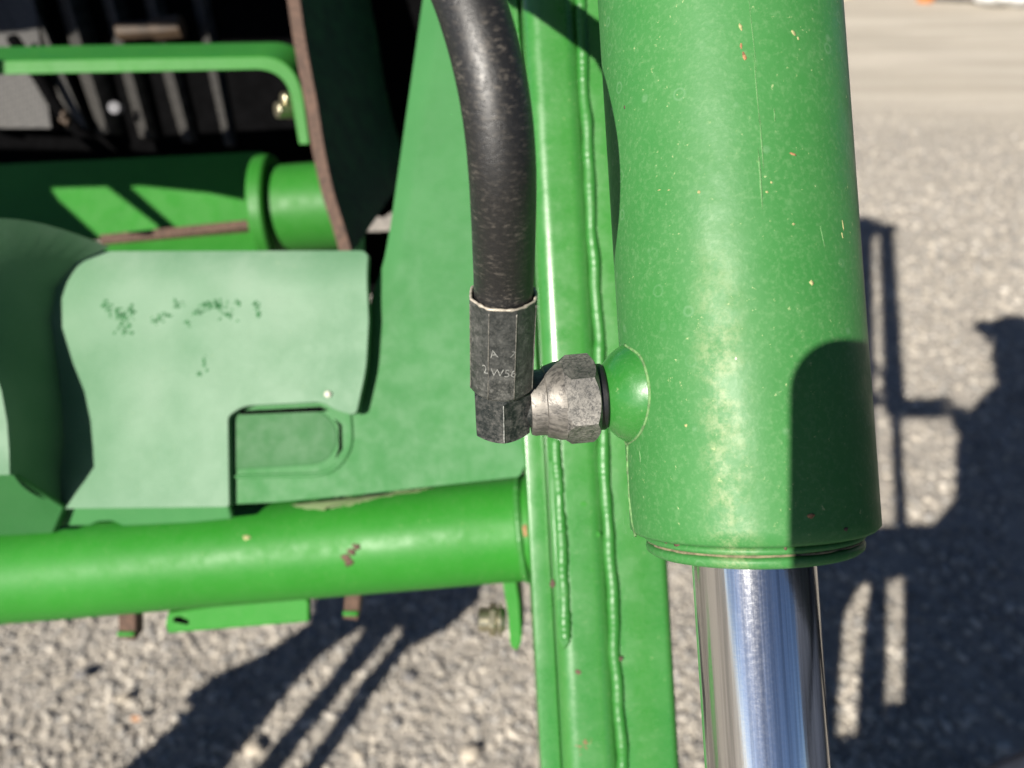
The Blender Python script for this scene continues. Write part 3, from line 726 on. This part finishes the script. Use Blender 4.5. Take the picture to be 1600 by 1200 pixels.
# the hump
base = [(172, 386), (120, 410), (92, 450), (84, 500), (92, 560), (100, 620), (104, 680), (98, 740), (100, 792)]
nearc = [(-62, 346), (-52, 400), (-36, 450), (-26, 500), (-10, 560), (8, 610), (17, 660), (20, 705), (21, 742)]
rows = 10; V = []; FF = []
for j in range(rows+1):
    s = j/rows
    for b_, n_, ho in zip(base, nearc, (.082, .068, .056, .052, .052, .052, .052, .052, .052)):
        A = P(b_[0], b_[1], cp(*b_)+.002); B = P(n_[0], n_[1], cp(*n_)-ho)
        e = s + .10*math.sin(math.pi*s)
        V.append(A.lerp(B, s) + (-ncv)*(.007*math.sin(math.pi*s)) + cup*(.006*math.sin(math.pi*s) if b_ is base[0] else 0))
for n_, ho in zip(nearc, (.082, .068, .056, .052, .052, .052, .052, .052, .052)): V.append(P(n_[0]-6, n_[1], cp(*n_)-ho-.0025))
for n_ in nearc: V.append(P(n_[0]-260, n_[1], cp(*n_)-.057))
m_ = len(base)
for j in range(rows+2):
    for k in range(m_-1): a = j*m_+k; FF.append([a, a+1, a+m_+1, a+m_])
obj('cover_hump', V, FF, G_COV, cv, angle=60)
# lower facet that closes the hump
hz = [P(-240, 742, cp(0, 742)-.057), P(21, 742, cp(21, 742)-.052), P(100, 792, cp(100, 792)-.002), P(84, 832, cp(84, 832)+.004), P(-240, 850, cp(0, 850)-.006)]
prism('hump_facet', hz, ncv*.004, G_PAN, cv, bevel=.001)
# scuffs and the small pale spot
GS = simple('bare_green_scuff', (.018, .110, .030), .5, 0, 900, .4)
rng = random.Random(5)
cl = [(168, 480, 10, 8), (185, 490, 12, 12), (195, 505, 12, 12), (205, 485, 10, 10), (200, 520, 8, 6), (245, 500, 8, 8), (262, 495, 10, 6), (278, 478, 8, 8), (312, 485, 10, 9), (328, 478, 14, 9), (345, 478, 14, 10), (356, 492, 8, 9), (372, 474, 6, 5), (400, 478, 9, 8), (404, 490, 4, 7), (292, 505, 5, 4), (320, 570, 3, 9), (312, 585, 3, 5)]
SV, SF = [], []
for cx, cy, sx_, sy_ in cl:
    for _ in range(int(3 + sx_*sy_/7)):
        x, y = cx + rng.gauss(0, sx_*.50), cy + rng.gauss(0, sy_*.5); a = rng.uniform(1.8, 4.2); b_ = rng.uniform(1.1, 2.6); t0 = rng.uniform(-1.8, .6)
        n0 = len(SV); n = 7
        for k in range(n):
            t = 2*math.pi*k/n; u, v = a*math.cos(t)*rng.uniform(.6, 1), b_*math.sin(t)*rng.uniform(.6, 1)
            X, Y = x + u*math.cos(t0)-v*math.sin(t0), y + u*math.sin(t0)+v*math.cos(t0)
            q = P(X, Y, cp(X, Y)); q = bendc(q); SV.append(q - ncv*.00015)
        for k in range(n): SV.append(SV[n0+k] + ncv*.0008)
        SF.append([n0+k for k in range(n)])
        for k in range(n): SF.append([n0+k, n0+n+k, n0+n+(k+1) % n, n0+(k+1) % n])
o = obj('scuff_mark', SV, SF, GS, shell, angle=180); o['kind'] = 'stuff'
V, FF = tube_path([P(513, 616, cp(513, 616)-.0022), P(513, 616, cp(513, 616)+.001)], [.0014, .0024], 14); obj('bird_dropping', V, FF, SPOT, shell, angle=180)

# ================================================================ tractor nose behind: grille, guard, rails
tr = thing('tractor_grille', 'black mesh tractor grille with slanting louvres, deep in shade at upper left', 'grille', P(200, 300, .95))
gp_ = plane3((0, 100, .92), (450, 100, .88), (200, 280, .90))
plate('grille_backing', [(-300, -200), (540, -200), (540, 300), (-300, 320)], gp_, .01, BLACK, tr)
def mesh_mat():
    m, t, b = mat('perforated_black_mesh'); co = N(t, 'ShaderNodeTexCoord').outputs['Object']
    v = N(t, 'ShaderNodeTexVoronoi', feature='F1'); inp(v, {'Scale': 190, 'Randomness': .0}); t.links.new(co, v.inputs['Vector'])
    k = ramp(t, v.outputs['Distance'], .36, .50)
    t.links.new(mix(t, k, (.003, .003, .003), (.034, .032, .029)), b.inputs['Base Color']); inp(b, {'Roughness': .6}); return m
MESH = mesh_mat()
lou = [(-110, -70, -30, -20), (0-30, 45, -30, 92), (60, 100, 98, 140), (122, 162, 150, 196), (190, 230, 218, 252), (254, 294, 283, 318), (322, 358, 345, 384)]
for i, (a, b_, c, d_) in enumerate(lou):
    y1 = 200 if i < 2 else 188 + i*6.5
    # each louvre: a steep narrow face to the sun and a wide face turning away
    k = .42 if i > 2 else .9
    mT, mB = a + (b_-a)*k, c + (d_-c)*k
    T = -120; sl = (c-a)/(y1-112)
    up = lambda x: x - sl*(112-T)
    n_ = plane_n(gp_)
    pts = [P(up(a), T, .895), P(up(mT), T, .875), P(up(b_), T, .905), P(c, y1, .895), P(mB, y1, .875), P(d_, y1, .905)]
    V = pts + [p + n_*.006 for p in pts]
    FF = [[0, 1, 4, 3], [1, 2, 5, 4], [6, 9, 10, 7], [7, 10, 11, 8], [0, 3, 9, 6], [2, 8, 11, 5], [0, 6, 7, 1], [1, 7, 8, 2], [3, 4, 10, 9], [4, 5, 11, 10]]
    obj('louvre', V, FF, MESH, tr, smooth=False)
for k, (x, y, dx, r_) in enumerate(((185, 50, 60, .010), (240, 46, 45, .013))):
    V, FF = tube_path([P(x, y, .87), P(x+dx, y-4, .87)], r_, 8); obj('pipe_fitting', V, FF, COPPER, tr, bevel=.001)
pts = smooth_path([P(x, y, .86) for x, y in ((20, 60), (60, 120), (95, 175), (135, 215), (180, 250))], 6)
V, FF = tube_path(pts, .007, 14); obj('wiring_loom', V, FF, BLACK, tr, angle=180)
for x, y in ((98, 178), (103, 190), (96, 186)):
    V, FF = tube_path([P(x, y, .835), P(x+5, y+2, .835)], .004, 8); obj('clip', V, FF, COPPER, tr)
V, FF = tube_path([P(178, 168, .86), P(184, 170, .87)], .007, 10); obj('screw', V, FF, ZINC, tr, bevel=.001)
# guard strap
gs = thing('guard_strap', 'green flat bar guard bent down at its right end, across the black grille', 'guard', P(200, 110, .66))
outer = [(-200, 92), (430, 86, 60), (476, 120, 40), (482, 220)]
pa = rnd_poly([(-200, 92), (436, 84, 62), (482, 150, 50), (484, 222)], 10)[1:-0]
pin_ = rnd_poly([(-200, 114), (425, 105, 46), (460, 150, 40), (462, 222)], 10)[1:]
ring = [(-200, 92)] + [q for q in rnd_poly([(-200, 92), (428, 84, 0), (0, 0)], 1)[1:1]] 
def arc(p0, p1, p2, n=10): return [((1-s)**2*p0[0]+2*s*(1-s)*p1[0]+s*s*p2[0], (1-s)**2*p0[1]+2*s*(1-s)*p1[1]+s*s*p2[1]) for s in [k/n for k in range(n+1)]]
ring = [(-200, 94)] + arc((405, 84), (462, 82), (474, 150)) + [(484, 222), (467, 222)] + arc((455, 152), (447, 107), (402, 105)) + [(-200, 117)]
prism('guard_bar', [P(x, y+4, .64) for x, y in ring], Vector((0, .045, .0)), G_FAR, gs, bevel=.001)
for (x, y, r) in ((432, 172, .007), (441, 155, .006)):
    V, FF = tube_path([P(x, y, .655), P(x+30, y, .665)], r, 8); obj('bolt', V, FF, BOLT, gs, bevel=.001)
# unseen sheets added at left to shade the cross member and the grille
mpw = plane3((75, 300, .80), (410, 290, .76), (200, 370, .77))
hd = thing('nose_shade_sheets', 'green and black sheets added unseen at left to shade the cross member and grille', 'hood', P(-400, 300, .5))
def caster_on(name, poly, pl, dc, thick, m, parent):
    out = []
    for x, y in poly:
        g = P(x, y, pl(x, y)); out.append(g - LD*((pl(x, y)-dc)/(LD.y*cT - LD.z*sT)))
    return prism(name, out, (W(0, 0, thick)-W(0, 0, 0)), m, parent, bevel=0)
for nm, poly in (('shade_sheet_left', [(-160, 225), (75, 287), (92, 312), (160, 374), (150, 460), (-160, 460)]), ('shade_sheet_top', [(-160, 226), (500, 215), (512, 235), (440, 285), (410, 318), (330, 302), (205, 289), (75, 289), (-160, 289)]), ('shade_sheet_diag', [(163, 287), (198, 286), (290, 368), (290, 380), (255, 376), (248, 352)])):
    caster_on(nm, poly, mpw, .42, .004, G_FAR, hd)
for poly in ([(-420, -260), (520, -260), (520, 60), (-420, 78)], [(-420, 222), (396, 240), (396, 330), (-420, 330)]):
    caster_on('grille_shade_sheet', poly, gp_, .40, .004, BLACK, hd)  # unseen black sheets, added to keep the grille's top and bottom dark
# rust edged plate
rp = thing('curved_plate', 'dark green plate with long curved rusty edge, between grille and side panel', 'plate', P(520, 380, .6))
edge = [(443, -60), (449, 0), (461, 80), (476, 160), (487, 230), (502, 300), (519, 355), (532, 400)]
pts = smooth_path([P(x, y, .60) for x, y in edge], 5)
V, FF = [], []
for p in pts: V += [p, p + Vector((.0095, 0, 0)), p + Vector((.0095, .004, 0)), p + Vector((0, .004, 0))]
for i in range(len(pts)-1):
    for k in range(4): a, b_ = i*4+k, i*4+(k+1) % 4; FF.append([a, b_, b_+4, a+4])
obj('rusty_edge', V, FF, RUST, rp)
V, FF = [], []
for p in pts: V += [p + Vector((.0080, .005, 0)), p + Vector((.030, .16, .004)), p + Vector((.036, .16, .004)), p + Vector((.0095, .009, 0))]
for i in range(len(pts)-1):
    for k in range(4): a, b_ = i*4+k, i*4+(k+1) % 4; FF.append([a, b_, b_+4, a+4])
obj('plate_web', V, FF, DARKG, rp)
# lower cross member in green, with stub tube and flange
cm = thing('cross_member', 'green lower cross member with round stub and flange, below the grille', 'cross member', P(300, 380, .75))
mp = plane3((75, 300, .78), (410, 290, .74), (200, 370, .74))
plate('member_web', [(-120, 262), (410, 236), (412, 343), (160, 372), (-120, 400)], plane3((75, 300, .80), (410, 290, .76), (200, 370, .77)), .006, G_FAR, cm)
plate('member_edge', [(155, 366), (412, 340), (412, 352), (155, 380)], lambda x, y: mp(x, y)-.012, .012, RUST, cm)
plate('member_foot', [(160, 382), (412, 354), (412, 430), (160, 430)], plane3((160, 380, .735), (412, 355, .72), (200, 430, .70)), .006, G_FAR, cm)
V, FF = tube_path([P(422, 330, .70), P(536, 322, .70)], .040, 48); obj('stub_tube', V, FF, G_FAR, cm, bevel=.002)
V, FF = tube_path([P(411, 331, .70), P(436, 330, .70)], .050, 48); obj('stub_flange', V, FF, G_FAR, cm, bevel=.003)
# chassis, dark, behind everything at left
ch = thing('tractor_chassis', 'dark chassis rails seen through the gaps between panels', 'chassis', P(300, 700, .62))
plate('chassis_side', [(-300, 440), (560, 440), (560, 640), (800, 640), (800, 760), (560, 870), (-300, 900)], plane3((0, 600, .66), (560, 600, .58), (300, 800, .62)), .01, BLACK, ch)
plate('chassis_post', [(505, -260), (740, -260), (740, 240), (592, 338), (572, 334), (566, 362), (660, 358), (660, 460), (505, 460)], plane3((505, 0, .80), (740, 0, .74), (600, 300, .78)), .01, BLACK, ch)
plate('chassis_rail', [(470, -260), (553, -260), (556, 420), (505, 430)], plane3((505, 0, .74), (555, 0, .70), (520, 300, .72)), .01, DARKG, ch)
plate('chassis_floor', [(-300, 236), (420, 240), (420, 300), (-300, 330)], plane3((0, 236, .90), (420, 236, .86), (200, 300, .82)), .01, BLACK, ch)

# ================================================================ far things by the road
def lump(name, c, dims, m, label, cat, seed, group=None, sub=3, rough=.35):
    bm = bmesh.new(); bmesh.ops.create_icosphere(bm, subdivisions=sub, radius=1)
    for v in bm.verts:
        k = 1 + rough*noise.noise(v.co*1.7 + Vector((seed*7, 0, 0))) + rough*.4*noise.noise(v.co*5 + Vector((0, seed*3, 0)))
        v.co = Vector((v.co.x*dims[0]*k, v.co.y*dims[1]*k, v.co.z*dims[2]*k))
    V = [v.co + Vector(c) for v in bm.verts]; FF = [[q.index for q in f.verts] for f in bm.faces]; bm.free()
    me = bpy.data.meshes.new(name); me.from_pydata([tuple(v - Vector(c)) for v in V], [], FF); me.materials.append(m)
    for p in me.polygons: p.use_smooth = True
    me.set_sharp_from_angle(angle=math.radians(28))
    o = bpy.data.objects.new(name, me); C.objects.link(o); o.location = c
    if cat: o['label'] = label; o['category'] = cat
    if group: o['group'] = group
    return o
def gnd(px, py):
    r = P(px, py, 1) - Vector((0, 0, CH)); return Vector((0, 0, CH)) + r*(CH/-r.z)
WHITE = simple('white_stone', (0.496, 0.490, 0.471), .8, 0, 5, .1); ORANGE = simple('orange_plastic', (0.465, 0.155, 0.025), .6, 0, 5, .1); DRY = simple('dry_grass_bank', (0.384, 0.322, 0.198), .95, 0, 9, .25)
GREY = simple('grey_rock', (0.136, 0.130, 0.124), .9, 0, 5, .3); TAN = simple('tan_stone', (0.341, 0.298, 0.236), .9, 0, 20, .3)
g = gnd(1568, 14); lump('boulder', (g.x+.1, g.y+.25, .12), (.30, .25, .20), WHITE, 'white boulder at the far right edge of the yard', 'boulder', 1)
g = gnd(1452, 5); lump('traffic_marker', (g.x, g.y+.1, .07), (.10, .08, .12), ORANGE, 'small orange lump at the far road edge, next to dry bank', 'marker', 2, rough=.2)
g = gnd(1510, 8); lump('boulder', (g.x, g.y+.3, .05), (.28, .22, .11), GREY, 'low grey rock between orange lump and white boulder', 'boulder', 3)
g = gnd(1475, 4); lump('boulder', (g.x, g.y+.35, .05), (.10, .12, .10), BLACK, 'black lump just right of the orange one', 'boulder', 4)
g = gnd(1528, 2); lump('boulder', (g.x, g.y+.2, .06), (.13, .10, .07), TAN, 'tan stone left of the white boulder', 'boulder', 5)
g = gnd(1350, 4); o = lump('bank', (g.x-.3, g.y+1.3, -.05), (2.2, 1.0, .35), DRY, '', '', 6, sub=4); o['kind'] = 'structure'
for k, (px, py, s, m, lb_) in enumerate(((192, 1093, .016, TAN, 'pale round stone in the sunlit gravel at lower left'), (398, 1172, .022, TAN, 'pale oval stone inside the light stripe of the shadow'), (130, 1055, .018, GREY, 'grey stone left of the cast shadow, below the tube'),
    (735, 1180, .022, TAN, 'tan stone in the gravel beside the foot of the beam'), (560, 1180, .013, TAN, 'tan stone right of the striped shadow'), (640, 1060, .018, GREY, 'small grey stone at the right rim of the striped shadow'))):
    g = gnd(px, py); lump('stone', (g.x, g.y, s*.35), (s, s*.8, s*.6), m, lb_, 'stone', 10+k, sub=2, group='larger stones lying in the gravel')
g = gnd(215, 1128)
lump('orange_chip', (g.x, g.y, .015), (.014, .004, .010), simple('orange_leaf', (0.310, 0.136, 0.050), .8), 'small orange brown chip lying in the gravel left of the shadow', 'debris', 30, sub=1)

# ================================================================ the photographer (seen only by shadow and reflection)
SH = Vector((.37, .10, 1.53)); HEAD = Vector((.475, .215, 1.80))
pr = thing('person', 'photographer in dark clothes and cap, holding up a phone', 'person', (.42, .02, 0))
def skinned(name, joints, edges, m, parent, sub=2):
    me = bpy.data.meshes.new(name); off = parent.location
    me.from_pydata([tuple(Vector(j[0]) - off) for j in joints], edges, []); me.update()
    o = bpy.data.objects.new(name, me); C.objects.link(o); o.parent = parent; me.materials.append(m)
    md = o.modifiers.new('skin', 'SKIN'); md.use_smooth_shade = True
    for i, j in enumerate(joints):
        r = j[1]; me.skin_vertices[0].data[i].radius = (r, r) if isinstance(r, (int, float)) else r
        me.skin_vertices[0].data[i].use_root = (i == 0)
    s = o.modifiers.new('sub', 'SUBSURF'); s.levels = sub; s.render_levels = sub; return o
fwd = Vector((-.85, .53, 0)); side = Vector((.53, .85, 0))
pel = Vector((.46, .0, 1.0)); hand = W(.135, -.02, .0) 
hand = W(.165, -.035, -.012); elb = Vector((.30, .13, 1.50))
J = [(pel, .15), (pel+Vector((-.005, .02, .18)), .145), (Vector((.46, .06, 1.36)), .175), (Vector((.455, .10, 1.54)), .12), (Vector((.47, .15, 1.63)), .082), (HEAD+Vector((0, 0, -.06)), .095), (HEAD + Vector((0, 0, .03)), .108), (HEAD+Vector((0, 0, .09)), .08),
     (Vector((.455, .10, 1.54)) + side*-.15, .065), (elb, .045), (hand, .030),
     (Vector((.455, .10, 1.54)) + side*.17, .065), (Vector((.455, .10, 1.54)) + side*.22 + Vector((.03, 0, -.30)), .048), (Vector((.455, .10, 1.54)) + side*.20 + fwd*.1+Vector((0, 0, -.56)), .033), (Vector((.455, .10, 1.54)) + side*.20 + fwd*.13+Vector((0, 0, -.68)), .035),
     (pel - side*.09 + Vector((0, 0, -.08)), .10), (pel - side*.10 + fwd*.02 + Vector((0, 0, -.50)), .065), (pel - side*.10 + Vector((0, 0, -.90)), .045), (pel - side*.10 + fwd*.15 + Vector((0, 0, -.96)), .04),
     (pel + side*.09 + Vector((0, 0, -.08)), .10), (pel + side*.10 + fwd*.02 + Vector((0, 0, -.50)), .065), (pel + side*.10 + Vector((0, 0, -.90)), .045), (pel + side*.10 + fwd*.15 + Vector((0, 0, -.96)), .04)]
E = [(0, 1), (1, 2), (2, 3), (3, 4), (4, 5), (5, 6), (6, 7), (3, 8), (8, 9), (9, 10), (3, 11), (11, 12), (12, 13), (13, 14), (0, 15), (15, 16), (16, 17), (17, 18), (0, 19), (19, 20), (20, 21), (21, 22)]
skinned('body', J, E, SHIRT, pr)
# face parts, cap
V, FF = tube_path([HEAD + Vector((0, 0, .045)), HEAD + Vector((0, 0, .08)), HEAD + Vector((0, 0, .115)), HEAD + Vector((0, 0, .135))], [.118, .116, .09, .03], 24); cap_ = obj('cap', V, FF, CAPM, pr, angle=180)
q = HEAD + Vector((0, 0, .05)); prism('cap_brim', [q + fwd*.07 - side*.07, q + fwd*.15 - side*.055, q + fwd*.175, q + fwd*.15 + side*.055, q + fwd*.07 + side*.07], Vector((0, 0, .006)), CAPM, cap_)
q = HEAD + fwd*.10 + Vector((0, 0, -.02)); prism('nose', [q - side*.012, q + side*.012, q + Vector((0, 0, .04)), ], fwd*.018, SKIN, pr)
for s in (-1, 1):
    V, FF = tube_path([HEAD + side*.075*s, HEAD + side*.098*s], [.02, .028], 10); obj('ear', V, FF, SKIN, pr, angle=180)
    V, FF = tube_path([HEAD + fwd*.078 + side*.032*s + Vector((0, 0, .012)), HEAD + fwd*.093 + side*.032*s + Vector((0, 0, .012))], [.012, .008], 10); obj('eye', V, FF, WHITE, pr, angle=180)
# the hand: palm and five fingers closed on the phone's right end
skinned('palm', [(hand, .024), (W(.140, -.025, -.022), (.032, .016)), (W(.118, -.022, -.020), (.030, .010))], [(0, 1), (1, 2)], SKIN, pr)
for k, (y, l) in enumerate(((.012, .9), (-.008, 1.0), (-.028, .95), (-.046, .75))):
    skinned('finger', [(W(.128, y, -.018), .009), (W(.124, y, -.004), .0085), (W(.104-.006*l, y, .000), .008), (W(.104-.022*l, y-.002, -.0005), .007)], [(0, 1), (1, 2), (2, 3)], SKIN, pr)
skinned('thumb', [(W(.140, .002, -.026), .012), (W(.118, .018, -.026), .010), (W(.098, .022, -.020), .009)], [(0, 1), (1, 2)], SKIN, pr)
ph = thing('phone', 'dark smartphone held out level in the photographer\'s hand', 'phone', W(.04, -.02, -.008))
poly = []
x0, x1, y0, y1, r = -.0335, .1135, -.056, .0168, .014
for cx, cy, a0 in ((x0+r, y0+r, math.pi), (x1-r, y0+r, 1.5*math.pi), (x1-r, y1-r, 0), (x0+r, y1-r, .5*math.pi)):
    for k in range(9): a = a0 + k/8*math.pi/2; poly.append((cx+r*math.cos(a), cy+r*math.sin(a)))
prism('phone_body', [W(x, y, -.005) for x, y in poly], W(0, 0, -.008)-W(0, 0, 0), PHONE, ph, bevel=.001)
V, FF = tube_path([W(0, 0, -.0052), W(0, 0, -.0022)], .007, 24); obj('camera_lens', V, FF, PHONE, ph)
